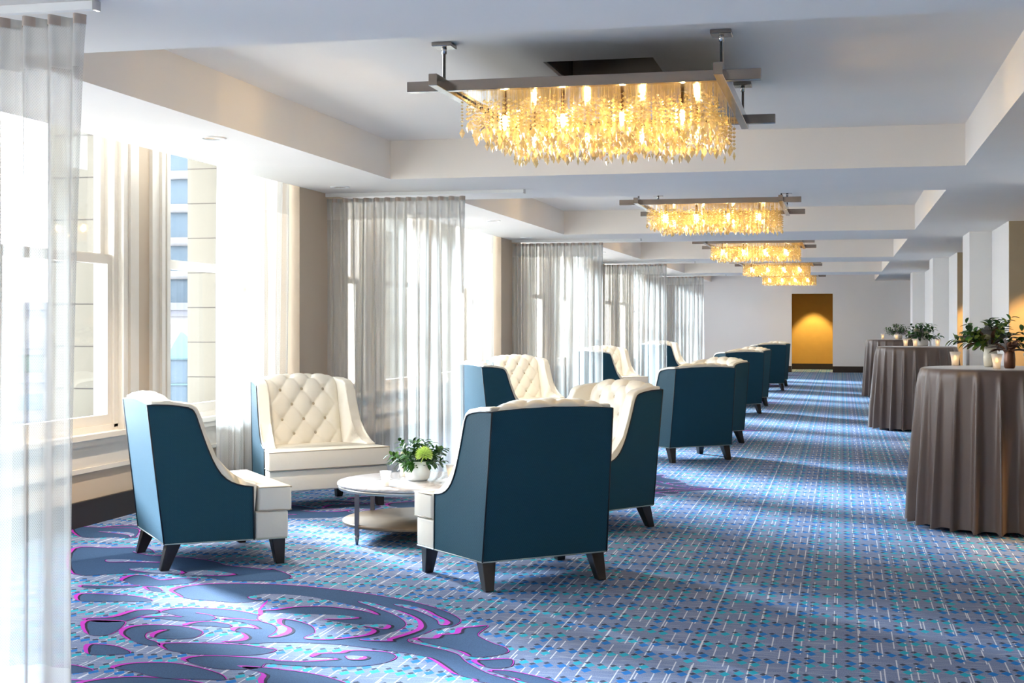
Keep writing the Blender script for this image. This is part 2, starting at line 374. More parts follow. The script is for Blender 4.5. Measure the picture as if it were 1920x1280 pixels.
DARK = [
 'A 780,940 880,900 1100,872 1400,857 C 0,90 350,108 700,143 1000,180 1300,225 1600,280 1800,328 D 250,90 430,148 540,195 610,240 622,268 590,300 500,335 330,360 240,400 100,450 35,475 60,505 300,560 470,600 600,645 680,720 800,790 950,860 1200,930 1400,985 TIP D 950,965 760,915 560,860 450,790 330,710 200,660 C 1500,858 1250,825 1000,792 740,765 400,750 0,750 B 1700,580 1500,575 1310,560 1500,548 1575,512 1530,465 1430,430 1470,398 1600,400 1690,412 1640,375 1500,335 1300,303 1500,302 1700,320 1735,260 1735,212 1770,160 1810,95 1500,118 1150,95 900,70 790,20',
 'D 120,475 160,458 330,460 400,420 580,405 620,350 780,330 935,320 820,410 870,460 1000,520 1120,560 1160,610 1050,650 880,670 740,665 650,620 500,570 300,530',
 'D 780,712 900,702 1150,690 1215,715 1180,780 1000,797 870,770',
 'D 950,825 1150,825 1350,860 1600,920 1800,985 TIP D 1500,985 1200,900',
 'B 870,755 1000,725 1250,718 1600,735 1900,765 C 100,950 400,962 650,948 780,937 700,915 520,910 600,872 830,865 920,842 1100,838 1350,855 1460,905 1380,960 1200,1000 900,1020 500,1015 200,1000 0,985 B 1700,860 1320,870 1100,840 950,800',
 'B 70,850 300,800 700,795 1000,840 1250,910 1335,960 1310,990 1000,982 600,965 300,895',
 'B 1500,835 1920,862 C 150,1050 400,1080 700,1140 950,1245 700,1330 200,1340 0,1290 -60,1180 -40,1100',
 'B 610,590 700,575 1100,575 1500,590 1800,630 1910,650 1750,700 1400,715 1000,700 750,670 640,630',
 'B 165,460 230,400 450,370 800,380 1000,415 1085,455 1000,510 800,530 560,520 520,480 600,440 660,425 600,420 460,460 450,520 560,560 590,602 400,590 240,525',
 'B 880,372 1000,340 1200,335 1400,370 1350,400 1200,385 1000,378',
 'B 600,215 750,185 1000,178 1400,200 1700,255 1800,295 1650,315 1300,275 1000,235 1150,255 1230,295 1100,325 850,325 600,300 400,285 700,270 840,280 690,240',
 'B -250,300 60,280 300,210 500,200 600,225 400,265 200,330 -100,340',
 'B -250,330 60,320 215,345 60,470 -200,480', 'B -300,20 60,28 350,50 510,100 60,105 -300,100', 'B -200,590 60,600 180,630 270,685 60,705 -200,700',
 'A 180,810 300,760 480,765 640,815 850,795 1090,800 1000,850 700,880 400,885 240,840',
 'A 455,900 600,905 670,945 550,952', 'A -300,880 60,890 390,880 300,905 60,915 -250,910',
 'A -400,440 60,430 300,425 520,440 640,520 1000,550 1300,595 1440,640 1700,665 1920,690 E 700,150 775,180 700,198 520,198 420,185 A 940,755 640,740 200,735 -400,740',
 'A -400,180 60,190 370,200 360,290 280,310 60,300 -300,300']
LIGHT = [
 'B 1590,58 1680,88 1810,95 1770,160 1740,203 C 100,380 300,352 600,343 900,368 1100,398 1245,437 1150,385 950,330 600,255 300,215 0,205 B 1750,28',
 'C 0,415 430,430 780,440 960,455 1020,475 850,487 660,490 850,525 1000,545 1320,545 1375,568 1320,597 1200,580 1080,570 1180,595 1210,625 1130,665 950,692 700,715 430,705 500,660 545,640 535,590 480,550 350,508 170,485 160,540 255,590 240,640 120,680 20,685 90,640 120,590 60,545 -60,510 -100,470 -40,430',
 'C 1030,290 1150,295 1300,340 1500,400 1650,460 1730,520 1730,590 1600,650 1400,710 1380,735 1050,720 1200,690 1400,640 1530,590 1570,545 1530,490 1400,420 1200,350',
 'C 1430,320 1600,330 1800,390 D 330,200 430,245 480,280 450,310 380,305 360,260 250,200 100,140 C 1600,370',
 'C 890,905 960,895 1050,902 1105,915 1050,940 930,938',
 'A 320,480 400,475 650,500 640,525 480,515', 'A 20,570 300,575 640,605 300,600 20,600', 'A 270,685 450,670 700,680 880,705 900,740 640,732 400,715',
 'A 940,755 1000,715 1250,700 1530,745 1400,765 1150,762', 'A -100,235 200,240 330,265 290,300 250,275 60,250']
def inside(p, poly):
    c = False; n = len(poly)
    for i in range(n):
        (x0, y0), (x1, y1) = poly[i - 1], poly[i]
        if (y0 > p[1]) != (y1 > p[1]) and p[0] < (x1 - x0) * (p[1] - y0) / (y1 - y0) + x0: c = not c
    return c
DPOLY = [[tuple(p) for p in smooth_poly(tr(s), 4)] for s in DARK]
def stroke(pts, inside_light, z, back=lambda p: p):
    """magenta edge line whose width follows its direction, dark line on its inner side"""
    n = len(pts); ar = sum(pts[i][0] * pts[(i + 1) % n][1] - pts[(i + 1) % n][0] * pts[i][1] for i in range(n))
    sg = 1 if ar > 0 else -1
    if inside_light: sg = -sg
    km, ki = fb.mi('magenta'), fb.mi('ink'); prev = None
    for i in range(n + 1):
        p = Vector(pts[i % n]); a = Vector(pts[(i - 1) % n]); b = Vector(pts[(i + 1) % n]); d = (b - a)
        if d.length < 1e-6: continue
        d.normalize(); nr = Vector((d.y, -d.x)) * sg          # points out of the slate area
        q = max(0, nr.dot(Vector((-.72, .69)))); e = max(0, nr.x * -1)
        w = .004 + .008 * q + .020 * e ** 3; wi = .004 + .009 * e * e + .003 * q
        if nr.dot(Vector((.3, -.95))) > .55: w *= .12; wi *= .1
        if inside_light:
            q2 = back(p - nr * .035)
            if not any(inside(q2, P_) for P_ in DPOLY): w = wi = .0002
        row = [fb.bm.verts.new((*(p + nr * o), z)) for o in (w * .6, -w * .4, -w * .4 - wi)]
        if prev:
            for t, k in ((0, km), (1, ki)):
                try: fb.bm.faces.new((prev[t], row[t], row[t + 1], prev[t + 1])).material_index = k
                except ValueError: pass
        prev = row
def motif(dy, mirror):
    def T(p): return (p[0], (2 * TIPY - p[1] if mirror else p[1]) + dy)
    for L, mt, z in ((DARK, 'slate', .0005 if mirror else .0014), (LIGHT, 'carpet', .0008 if mirror else .0021)):
        k = fb.mi(mt)
        for s in L:
            raw = smooth_poly(tr(s), 4)
            if mirror and 'TIP' not in s and min(p[1] for p in raw) < TIPY + .02: continue
            pts = [T(p) for p in raw]
            vs = [fb.bm.verts.new((x, y, z)) for x, y in pts]
            for t in tessellate_polygon([[Vector((x, y, 0)) for x, y in pts]]):
                try: fb.bm.faces.new([vs[i] for i in t]).material_index = k
                except ValueError: pass
            stroke(pts, mt == 'carpet', z + (.00015 if mirror else .0006), lambda p: (p[0], (2 * TIPY - (p[1] - dy)) if mirror else p[1] - dy))
for k in range(-2, 6):
    for mirror in (False, True): motif(k * RPT, mirror)
fl = fb.mesh('floor', recalc=False)
for p in fl.polygons:
    if p.normal.z < 0: p.flip()
fo = obj('floor', fl, None, 'structure')
# ------------------------------------------------------------------ ceiling
b = MB()
def slab(x0, x1, y0, y1, z0=ZS, z1=ZK + .1): b.box(x0, x1, y0, y1, z0, z1)
slab(XP, TX0, YB, YF)
slab(TX1, 6.2, YB, YF)
for k in range(-3, 5):
    y0, y1 = 10.13 + PER * k, 11.94 + PER * k
    if y1 > YB and y0 < YF: slab(TX0, TX1, max(y0, YB), min(y1, YF))
HX0, HX1, HY0, HY1 = -1.66, -1.03, 7.25, 8.05            # open access panel above the first chandelier
b.box(TX0, HX0, YB, YF, ZT, ZK + .1); b.box(HX1, TX1, YB, YF, ZT, ZK + .1)
b.box(HX0, HX1, YB, HY0, ZT, ZK + .1); b.box(HX0, HX1, HY1, YF, ZT, ZK + .1)
b.box(XL - .5, XP, YB, YF, ZK, ZK + .1)
b.build('ceiling', 'ceiling', kind='structure')
b = MB(); b.box(HX0 - .02, HX1 + .02, HY0 - .02, HY1 + .02, ZK + .1, ZK + .2, 'dark')
b.box(HX0, HX0 + .012, HY0, HY1, ZT + .02, ZK + .1, 'dark'); b.box(HX1 - .012, HX1, HY0, HY1, ZT + .02, ZK + .1, 'dark')
b.box(HX0, HX1, HY1 - .012, HY1, ZT + .02, ZK + .1, 'taupe')
b.build('trim_1', kind='structure')
# ------------------------------------------------------------------ window wall
WINS = [(4.98, 6.36), (7.02, 8.40), (9.06, 10.44)]       # openings in bay 0
Z0, Z1 = .64, 3.24
b = MB(); ys = []
for k in KS:
    for a, c in WINS:
        a += PER * k; c += PER * k
        if a > YB and c < YF: ys.append((a, c))
cur = YB
for a, c in ys:
    b.box(XL - .12, XL + .02, cur, a, 0, ZK); cur = c
    b.box(XL - .12, XL + .02, a, c, 0, Z0 - .02); b.box(XL - .12, XL + .02, a, c, Z1, ZK)
b.box(XL - .12, XL + .02, cur, YF, 0, ZK)
for k in range(-2, 5):
    y0, y1 = 10.53 + PER * k, 11.66 + PER * k
    if y0 < YF: b.box(XL, XP, max(YB, y0), min(y1, YF), 0, ZK - .01)
b.build('wall_left', 'taupe', kind='structure')
b = MB(); cur = YB
for a, c in ys:
    b.box(-5.55, XL - .13, cur, a + .02, -3, 6.5); b.box(-5.55, XL - .13, a + .02, c - .02, -3, Z0 - .08); b.box(-5.55, XL - .13, a + .02, c - .02, Z1, 6.5); cur = c - .02
b.box(-5.55, XL - .13, cur, YF, -3, 6.5)
b.build('wall_outer', 'stone', kind='structure')
def window(i, a, c):
    w = bpy.data.objects.new('window_%d' % i, None); COL.objects.link(w); w['kind'] = 'structure'; w.location = (XL, a, 0)
    W_ = c - a
    if 'win' not in M:
        f = MB()                                        # casing with stepped mouldings on the room side
        for o, d, e in ((0.0, .045, .05), (.05, .03, .035), (.085, .05, .05), (.135, .028, .10)):
            f.box(.02, .02 + d, -o - e, -o, Z0 - .02, Z1 + .05); f.box(.02, .02 + d, W_ + o, W_ + o + e, Z0 - .02, Z1 + .05)
        f.box(-.14, .02, 0, .05, Z0, Z1); f.box(-.14, .02, W_ - .05, W_, Z0, Z1); f.box(-.14, .02, .05, W_ - .05, Z1 - .05, Z1)
        u = MB(); zr = 1.80                              # sashes: the upper outside, the lower inside
        for x0, x1, z0, z1, rb, rt in ((-.10, -.055, zr - .0, Z1 - .05, .06, .06),):
            u.box(x0, x1, .05, .105, z0, z1); u.box(x0, x1, W_ - .105, W_ - .05, z0, z1); u.box(x0, x1, .105, W_ - .105, z0, z0 + rb); u.box(x0, x1, .105, W_ - .105, z1 - rt, z1)
        l = MB()
        for x0, x1, z0, z1, rb, rt in ((-.05, .0, Z0 + .02, zr + .05, .07, .065),):
            l.box(x0, x1, .05, .105, z0, z1); l.box(x0, x1, W_ - .105, W_ - .05, z0, z1); l.box(x0, x1, .105, W_ - .105, z0, z0 + rb); l.box(x0, x1, .105, W_ - .105, z1 - rt, z1)
        p = MB(); p.box(-.080, -.076, .10, W_ - .10, zr + .05, Z1 - .10); q = MB(); q.box(-.027, -.023, .10, W_ - .10, Z0 + .08, zr - .01)
        s = MB(); s.box(-.14, .02, 0, W_, Z0 - .04, Z0 + .02); s.box(.02, .10, -.22, W_ + .22, Z0 - .055, Z0 - .02); s.box(.02, .075, -.20, W_ + .20, Z0 - .10, Z0 - .055); s.box(.02, .045, -.20, W_ + .20, Z0 - .135, Z0 - .10)
        s.box(.02, .035, -.18, W_ + .18, Z0 - .25, Z0 - .135); s.box(.02, .05, -.19, W_ + .19, Z0 - .28, Z0 - .25)
        M['win'] = [(f.mesh('casing', 'frame'), 'casing', None), (u.mesh('upper_sash', 'frame'), 'upper_sash', None), (l.mesh('lower_sash', 'frame'), 'lower_sash', None),
                    (p.mesh('pane', 'glass'), 'pane', 1), (q.mesh('pane', 'glass'), 'pane', 2), (s.mesh('sill', 'frame'), 'sill', None)]
    made = []
    for me, nm, par in M['win']:
        made.append(obj(nm, me, made[par] if par is not None else w))
for i, (a, c) in enumerate(ys): window(i + 1, a, c)
b = MB()
for k in range(-2, 5):
    a, c = 11.66 + PER * (k - 1), 10.53 + PER * k
    a, c = max(a, YB), min(c, YF)
    if c > a: b.box(XL + .02, XL + .045, a, c, 0, .17)
    y0, y1 = 10.53 + PER * k, 11.66 + PER * k
    if y0 < YF: b.box(XP, XP + .025, max(YB, y0 - .02), min(y1 + .02, YF), 0, .17); b.box(XL + .02, XP, y0 - .025, y0, 0, .17)
b.build('baseboard_left', 'base', kind='structure')
# ------------------------------------------------------------------ far wall, alcove, right side
DX0, DX1, DZ, DY = -1.352, -.226, 2.19, 39.35
b = MB(); b.box(XL - .6, DX0, YF, YF + .12, 0, ZK, 'wall'); b.box(DX1, 6.2, YF, YF + .12, 0, ZK, 'wall'); b.box(DX0, DX1, YF, YF + .12, DZ, ZK, 'wall')
b.build('wall_far', kind='structure')
b = MB(); b.box(DX0 - .6, DX1 + .6, DY, DY + .1, 0, 2.6, 'gold'); b.box(DX0 - .6, DX0 - .5, YF + .12, DY, 0, 2.6, 'gold'); b.box(DX1 + .5, DX1 + .6, YF + .12, DY, 0, 2.6, 'gold'); b.box(DX0 - .6, DX1 + .6, YF + .12, DY + .1, 2.5, 2.6, 'ceiling')
b.build('wall_alcove', kind='structure')
b = MB(); b.box(DX0 - .5, DX1 + .5, DY - .02, DY, 0, .17); b.build('baseboard_alcove', 'base', kind='structure')
b = MB(); b.box(XP, DX0, YF - .02, YF, 0, .17); b.box(DX1, WX, YF - .02, YF, 0, .17); b.build('baseboard_far', 'base', kind='structure')
b = MB()
for k in KS:
    a, p, c = 15.75 + PER * (k - 1) , 17.46 + PER * (k - 1), 18.40 + PER * (k - 1)
    if a > YF or c < YB: continue
    a = max(a, YB); c2 = min(c, YF)
    b.box(WX, WX + .32, a, min(c2, YF), 0, ZS); 
    if p < YF: b.box(PX, WX, max(YB, p), c2, 0, ZS)
b.box(6.1, 6.2, YB, YF, 0, ZS, 'pillar')
b.build('wall_right', 'pillar', kind='structure')
b = MB()
for k in range(-1, 4): 
    a = 15.75 + PER * (k - 1)
    if a > YB and a < YF: b.box(WX + .004, 6.1, a - .012, a, 0, ZS, 'ochre'); b.box(WX + .32, 6.1, a, a + .12, 0, ZS, 'ochre')
b.build('wall_recess', kind='structure')
b = MB()
for k in KS:
    a, p, c = 15.75 + PER * (k - 1), 17.46 + PER * (k - 1), 18.40 + PER * (k - 1)
    if a < YB or c > YF: continue
    b.box(WX - .02, WX, a, p, 0, .17); b.box(PX - .02, PX, p - .02, c, 0, .17); b.box(PX, WX - .02, p - .02, p, 0, .17); b.box(WX, WX + .32, a - .02, a, 0, .17); b.box(WX + .32, 6.1, a - .02, a, 0, .17)
b.build('baseboard_right', 'base', kind='structure')
b = MB(); b.box(XL - .5, 6.2, YB - .1, YB, 0, ZK); b.build('wall_back', 'wall', kind='structure')
# lamps of the recess behind the pillars and of the alcove
def spot(x, y, z, e, size, col=(1, .68, .32), blend=.6, tilt=0):
    l = bpy.data.lights.new('recess_spot', 'SPOT'); l.energy = e; l.color = col; l.spot_size = R(size); l.spot_blend = blend; l.shadow_soft_size = .05
    o = bpy.data.objects.new('recess_spot', l); COL.objects.link(o); o.location = (x, y, z); o.rotation_euler = (R(tilt), 0, 0)
for k in range(-1, 4):
    a = 15.75 + PER * (k - 1)
    for xx in (2.15, 3.6, 5.0):
        if a > YB + 1: spot(xx, a - .55, ZS - .03, 150, 68, col=(1, .56, .17), blend=.35)
spot((DX0 + DX1) / 2, DY - .60, 2.47, 150, 74, (1, .74, .34), .35)
# ------------------------------------------------------------------ recessed downlights
def downlight():
    t = thing('recessed_downlight', '', 'ceiling light', (0, 0, 0))
    r = MB(); r.lathe([(.082, 0), (.084, -.006), (.066, -.008), (.060, 0)], 32); r.build('trim_ring', 'dlwhite', t)
    q = MB(); q.lathe([(.060, -.001), (.052, -.0035), (.030, -.0045), (0, -.0045)], 32); q.build('reflector', 'dlgold', t)
    return t
dl = bpy.data.lights.new('downlight_lamp', 'SPOT'); dl.energy = 105; dl.color = (1, .84, .66); dl.spot_size = R(115); dl.spot_blend = .8; dl.shadow_soft_size = .04
d0 = downlight(); first = True
wh = ['beside the window wall', 'in front of the pilaster']
ords = ['nearest', 'second', 'third', 'fourth', 'fifth']
for k in range(-1, 5):
    for q, (x, y) in enumerate(((-3.89, 7.63), (-4.22, 10.60))):
        yy = y + PER * k
        if yy > YF - .5: continue
        if q == 0: o = bpy.data.objects.new('downlight_lamp', dl); COL.objects.link(o); o.location = (x, yy, ZS - .02)
        if k < 0: continue
        lab = 'small round recessed downlight %s, %s from the camera' % (('in the soffit over the windows', 'in the soffit before the pilaster')[q], ords[k])
        if first: d0.location = (x, yy, ZS); d0['label'] = lab; d0['group'] = 'recessed soffit downlights'; first = False
        else: dup(d0, (x, yy, ZS), 0, lab, 'recessed soffit downlights')
# ------------------------------------------------------------------ sheer curtains
def wavy(width, n, amp, H, seed, flare=0.0, gather=1.0):
    rnd = random.Random(seed); ph = [rnd.uniform(0, 6.28) for _ in range(8)]
    def fn(u, v):
        # v=0 floor, v=1 heading; ripple fold at the top loosens to uneven folds below
        z = .012 + v * (H - .012); g = (1 - v) ** .7; U = u * n * 2 * math.pi
        irr = .9 * math.sin(u * 9 + ph[0]) + .6 * math.sin(u * 21 + ph[1]) + .35 * math.sin(u * 43 + ph[4])
        x = width * u + flare * (1 - v) * u + .018 * g * math.sin(U * .5 + ph[2] + 2 * v) + .02 * g * irr
        a = amp * (1 - .45 * g) * (1 + .5 * g * math.sin(u * 17 + ph[3]))
        y = a * math.sin(U + g * irr * 1.6) + .03 * g * math.sin(u * n * 1.7 + ph[5] + v) + .02 * g * math.sin(u * 7 + ph[6])
        return (x, y, z)
    return fn
def curtain(x, y, rz, width, n, label, group, seed, H=ZS - .05, flare=0.0, track=None, tlabel=None):
    t = thing('sheer_curtain', label, 'curtain', (x, y, 0), rz, group)
    fn = wavy(width, n, .034, H, seed, flare); m = MB()
    m.grid(fn, n * 12, 26, None, uvs=lambda u, v: (u * width * 1.9, v * H)); m.build('net_panel', 'sheer', t)
    h = MB()
    def fh(u, v):
        p = fn(u, 1); return (p[0], p[1] * 1.02 - .003, H - .035 + v * .036)
    h.grid(fh, n * 12, 1, None)
    kt, ks = h.mi('tape'), h.mi('sheer')
    for f in h.bm.faces: f.material_index = ks if ((f.calc_center_median().x / width * n) % 1.0) < .40 else kt
    h.build('heading_tape', None, t)
    if track:
        q = thing('curtain_track', tlabel, 'curtain track', (x, y, ZS), rz, 'white ceiling curtain tracks')
        r = MB(); r.box(-.05, track, -.014, .014, -.032, -.001); r.build('rail', 'track', q)
        c = MB(); c.box(track - .008, track + .006, -.017, .017, -.036, -.001); c.build('end_stop', 'chrome', q)
for k in range(-1, 4):
    y = 11.12 + PER * k; w = 1.30 if k >= 0 else 1.86
    nm = ['left foreground', 'first past the near chair group', 'second past the near chair group', 'third past the near chair group', 'farthest'][k + 1]
    curtain(-4.55, y, 0, w, int(w / .10), 'white sheer divider curtain hung across the hall edge, %s one' % nm if k != -1 else 'tall white sheer net curtain hanging at the left edge of the picture', 'sheer divider curtains between the seating bays', 11 + k,
            track=1.84 if k >= 0 else 1.90, flare=(.0 if k >= 0 else .0), tlabel='white ceiling track carrying the %s sheer divider curtain' % nm)
for k in range(0, 5):
    y = 9.27 + PER * k
    if y + 1.3 > YF: break
    curtain(-4.66, y, R(90), 1.21, 13, 'sheer curtain gathered against the window wall beside the %s pilaster' % ords[k], 'sheer curtains gathered at the window wall', 31 + k, H=ZK - .12)
# ------------------------------------------------------------------ chandeliers
def chandelier():
    t = thing('crystal_chandelier', '', 'chandelier', (-1.33, 7.40, 0))
    zb = 2.60; h = .055; w = .046; L = .935; q = .735
    for (n_, x0, x1, y0, y1) in (('frame_bar', -L, L, -q - w / 2, -q + w / 2), ('frame_bar', -L, L, q - w / 2, q + w / 2)):
        m = MB(); m.box(x0, x1, y0, y1, zb, zb + h); m.bevel(.002, 1, False); m.build(n_, 'bronze', t)
    for sx in (-1, 1):
        m = MB(); m.box(sx * q - w / 2, sx * q + w / 2, -L, L, zb - .002, zb + h + .004); m.bevel(.002, 1, False); m.build('frame_bar', 'bronze', t)
    for sx in (-1, 1):
        for sy in (-1, 1):
            m = MB(); m.lathe([(0, zb + h), (.009, zb + h), (.009, 2.80), (.014, 2.80), (.014, 2.83), (.011, 2.835), (0, 2.835)], 12, (sx * q, sy * q, 0)); m.build('hanging_rod', 'chrome', t)
            m = MB(); m.box(sx * q - .054, sx * q + .054, sy * q - .054, sy * q + .054, 2.832, ZT - .001); m.bevel(.003, 1, False); m.build('ceiling_plate', 'bronze', t)
    m = MB(); m.box(-.70, .70, -.70, .70, zb + .022, zb + .034); m.build('top_pan', 'chrome', t)
    bm_, sm_ = MB(), MB()
    bm_.lathe([(0, .022), (.010, .018), (.013, 0), (.012, -.03), (.006, -.055), (0, -.062)], 10); bme = bm_.mesh('bulb', 'bulb')
    sm_.lathe([(0, .10), (.011, .10), (.011, .02), (.015, .018), (.015, 0), (0, 0)], 10); sme = sm_.mesh('bulb_socket', 'socket')
    for x in (-.50, -.17, .16, .49):
        for y in (-.36, .36):
            o = obj('bulb_socket', sme, t); o.location = (x, y, 2.52); p = obj('bulb', bme, o); p.location = (0, 0, -.018)
    def bead(m, z, r, hh, n=6, rot=0, sq=1):
        top = m.bm.verts.new((0, 0, z + hh)); bot = m.bm.verts.new((0, 0, z - hh)); ring = [m.bm.verts.new((r * math.cos(rot + 2 * math.pi * i / n), sq * r * math.sin(rot + 2 * math.pi * i / n), z)) for i in range(n)]
        for i in range(n):
            m.bm.faces.new((ring[i], ring[(i + 1) % n], top)); m.bm.faces.new((ring[(i + 1) % n], ring[i], bot))
    def strand(m, L_, seed):
        rnd = random.Random(seed); z = zb + .02
        a = len(m.bm.verts)
        m.tube([(0, 0, z), (0, 0, z - .06)], .0012, 4)
        z -= .055 + rnd.uniform(0, .02)
        while z > zb + .02 - L_ + .055:
            r = rnd.choice((.009, .011, .013)); bead(m, z, r, r * .85, 6, rnd.uniform(0, 1)); z -= r * 1.9
        bead(m, z - .024, .018, .030, 6, rnd.uniform(0, 3), .5)
    S = []
    for sd in range(5):
        m = MB(); strand(m, .236 + .012 * (sd - 2), 100 + sd); S.append(m.mesh('crystal_strand', 'crystal'))
    nx, ny = 30, 15; rnd = random.Random(5); mass = MB(); cnt = 0
    cells = [(i, j) for j in range(ny) for i in range(nx)]
    # edge strands that show singly come first, the inner rows are one mass
    edge = [c for c in cells if c[1] in (0, ny - 1) or c[0] in (0, nx - 1)]
    front = [c for c in cells if c[1] == 1][:14]
    singles = set((edge + front)[:99])
    for (i, j) in cells:
        x = -.655 + 1.335 * i / (nx - 1) + rnd.uniform(-.008, .008); y = -.68 + 1.36 * j / (ny - 1) + rnd.uniform(-.01, .01)
        dz = rnd.uniform(-.006, .006); me = S[rnd.randrange(5)]
        if (i, j) in singles:
            o = obj('crystal_strand', me, t); o.location = (x, y, dz); o.rotation_euler = (0, 0, rnd.uniform(0, 3))
        else:
            n0 = len(mass.bm.verts); mass.bm.from_mesh(me); mass.bm.verts.ensure_lookup_table()
            rt = Matrix.Rotation(rnd.uniform(0, 3), 3, 'Z')
            for v in mass.bm.verts[n0:]: v.co = rt @ v.co + Vector((x, y, dz))
    mo = mass.build('inner_crystal_strands', 'crystal', t, recalc=False); mo['kind'] = 'stuff'
    return t
ch = chandelier(); ch['group'] = 'crystal chandeliers down the hall'
ch['label'] = 'largest crystal chandelier with warm bulbs, hung in the nearest ceiling tray'
for k in range(1, 5):
    dup(ch, (-1.33, 7.40 + PER * k, 0), 0, 'crystal chandelier with warm bulbs, %s one down the hall from the camera' % ords[k], 'crystal chandeliers down the hall')
dup(ch, (-1.33, 7.40 - PER, 0), 0, 'unseen crystal chandelier added above the camera for fill light', 'crystal chandeliers down the hall')  # out of view, added for the fill its bulbs give
# ------------------------------------------------------------------ wing chairs
HW, DEP, LEGH = .363, .67, .15
FL = math.atan((.459 - HW) / DEP)
PROF = [(0, .15), (.485, .15), (.48, .45), (.43, .455), (.362, .478), (.305, .525), (.256, .61), (.207, .74), (.178, .83), (.160, .875), (.128, .90), (.02, .917), (-.09, .92)]
def chair():
    t = thing('wing_chair', '', 'armchair', (0, 0, 0))
    for sx in (-1, 1):
        base = Vector((sx * HW, -.335, 0)); dr = Vector((sx * math.sin(FL), math.cos(FL), 0)); out = Vector((sx * math.cos(FL), -math.sin(FL), 0))
        P3 = lambda s, z, o: base + dr * s + out * o + Vector((0, 0, z))
        m = MB(); pr = [Vector(PROF[0]), Vector(PROF[1])] + smooth_poly([Vector(p) for p in PROF[2:]], 2, False)
        m.prism([P3(p.x, p.y, -.03) for p in pr], out * .03, None); m.build('outer_side_panel', 'blue', t)
        # leather wing: slightly proud of the fabric at the top and front
        m = MB(); pw = [(.0, .30), (.49, .30), (.505, .462), (.44, .478), (.375, .500), (.325, .545), (.278, .625), (.229, .75), (.200, .845), (.178, .90), (.140, .925), (.02, .942), (-.075, .945)]
        m.prism([P3(s, z, -.085) for s, z in pw], out * .083, None); m.bevel(.016, 3); m.build('leather_wing', 'leather', t)
        m = MB(); m.tube([P3(p.x, p.y, .001) for p in pr[1:]], .0045, 5); m.build('piping', 'pipe', t)
        m = MB(); m.tube([P3(0, .15, 0), P3(-.09, .92, 0)], .0045, 5); m.build('piping', 'pipe', t)
        m = MB(); m.tube([P3(0, .151, 0), P3(.67, .151, 0)], .004, 5); m.build('bottom_piping', 'pipel', t)
        # legs
        for yy, rk in ((.335 - .05, -.012), (-.335 + .06, -.055)):
            xx = sx * (HW + math.tan(FL) * (yy + .335) - .055); m = MB()
            a, c = .040, .024
            top = [(xx + dx * a, yy + dy * a, LEGH + .01) for dx, dy in ((-1, -1), (1, -1), (1, 1), (-1, 1))]
            x2 = xx + sx * .012; y2 = yy + (rk if yy < 0 else .012)
            bot = [(x2 + dx * c, y2 + dy * c, .003) for dx, dy in ((-1, -1), (1, -1), (1, 1), (-1, 1))]
            T = [m.bm.verts.new(p) for p in top]; B = [m.bm.verts.new(p) for p in bot]
            m.bm.faces.new(T); m.bm.faces.new(B[::-1])
            for i in range(4): m.bm.faces.new((B[i], B[(i + 1) % 4], T[(i + 1) % 4], T[i]))
            m.bevel(.003, 1, False); m.build('leg', 'leg', t)
    # outer back, slightly arched on top
    m = MB(); xs = [-1 + 2 * i / 12 for i in range(13)]
    W0, W1 = HW, HW - math.sin(FL) * .09
    def yb(z): return -.335 - .09 * (z - .15) / .77
    f = [(-W0, .15), (W0, .15)] + [(W1 * -u * -1 if False else -u * W1, .92 + .016 * (1 - u * u)) for u in xs]
    m.prism([(x, yb(z), z) for x, z in f], (0, .025, 0), None); m.build('outer_back_panel', 'blue', t)
    m = MB(); m.tube([(-u * W1, yb(.92) + .004, .92 + .016 * (1 - u * u)) for u in xs], .0045, 5); m.build('piping', 'pipe', t)
    m = MB(); m.tube([(-W0, -.335, .151), (W0, -.335, .151)], .004, 5); m.build('bottom_piping', 'pipel', t)
    # tufted inner back: path climbs the front face and rolls over the crest
    path = [(-.150, .38), (-.178, .50), (-.205, .62), (-.232, .74), (-.258, .85), (-.275, .895), (-.305, .928), (-.345, .941), (-.385, .938), (-.415, .925), (-.424, .908)]
    sp = smooth_poly([Vector(p) for p in path], 6, False); cum = [0]
    for a, c in zip(sp, sp[1:]): cum.append(cum[-1] + (c - a).length)
    TL = cum[-1]
    def pat(v):
        d = v * TL
        for i in range(len(sp) - 1):
            if cum[i + 1] >= d: 
                q = (d - cum[i]) / (cum[i + 1] - cum[i]); p = sp[i].lerp(sp[i + 1], q); tg = (sp[i + 1] - sp[i]).normalized(); return p, tg, d
        return sp[-1], (sp[-1] - sp[-2]).normalized(), TL
    DU, DV, OFF = .172, .218, .045
    def puff(x, d):
        a = x / DU + (d - OFF) / DV; c = x / DU - (d - OFF) / DV
        q = abs(math.sin(math.pi * a)) * abs(math.sin(math.pi * c)); q2 = min(1, (x / DU) ** 2 * 0 + q)
        rr = min(math.hypot((x - bx) / .5, (d - bd) / .5) for bx, bd in BT) if BT else 1
        return .020 * q2 ** .35 - .020 * math.exp(-(rr / .055) ** 2)
    BT = []
    for r_ in range(0, 8):
        d = OFF + r_ * DV / 2
        if d > TL - .1: break
        for i in range(-2, 3):
            x = i * DU + (DU / 2 if r_ % 2 else 0)
            if abs(x) < .25: BT.append((x, d))
    def wd(d): return .300 + .028 * max(0, (d - .50)) / .2
    def fn(u, v):
        p, tg, d = pat(v); x = (u * 2 - 1) * min(.338, wd(d)); nrm = Vector((tg.y, -tg.x))    # (y,z) normal, outward/front
        e = 1 - abs(u * 2 - 1) ** 10; fade = min(1, d / .03, (TL - d) / .05)
        arch = .022 * (1 - (u * 2 - 1) ** 2) * max(0, min(1, (d - .25) / .3))
        k = puff(x, d) * fade * e - .02 * (1 - e)
        return (x, p.x + nrm.x * k, p.y + nrm.y * k + arch)
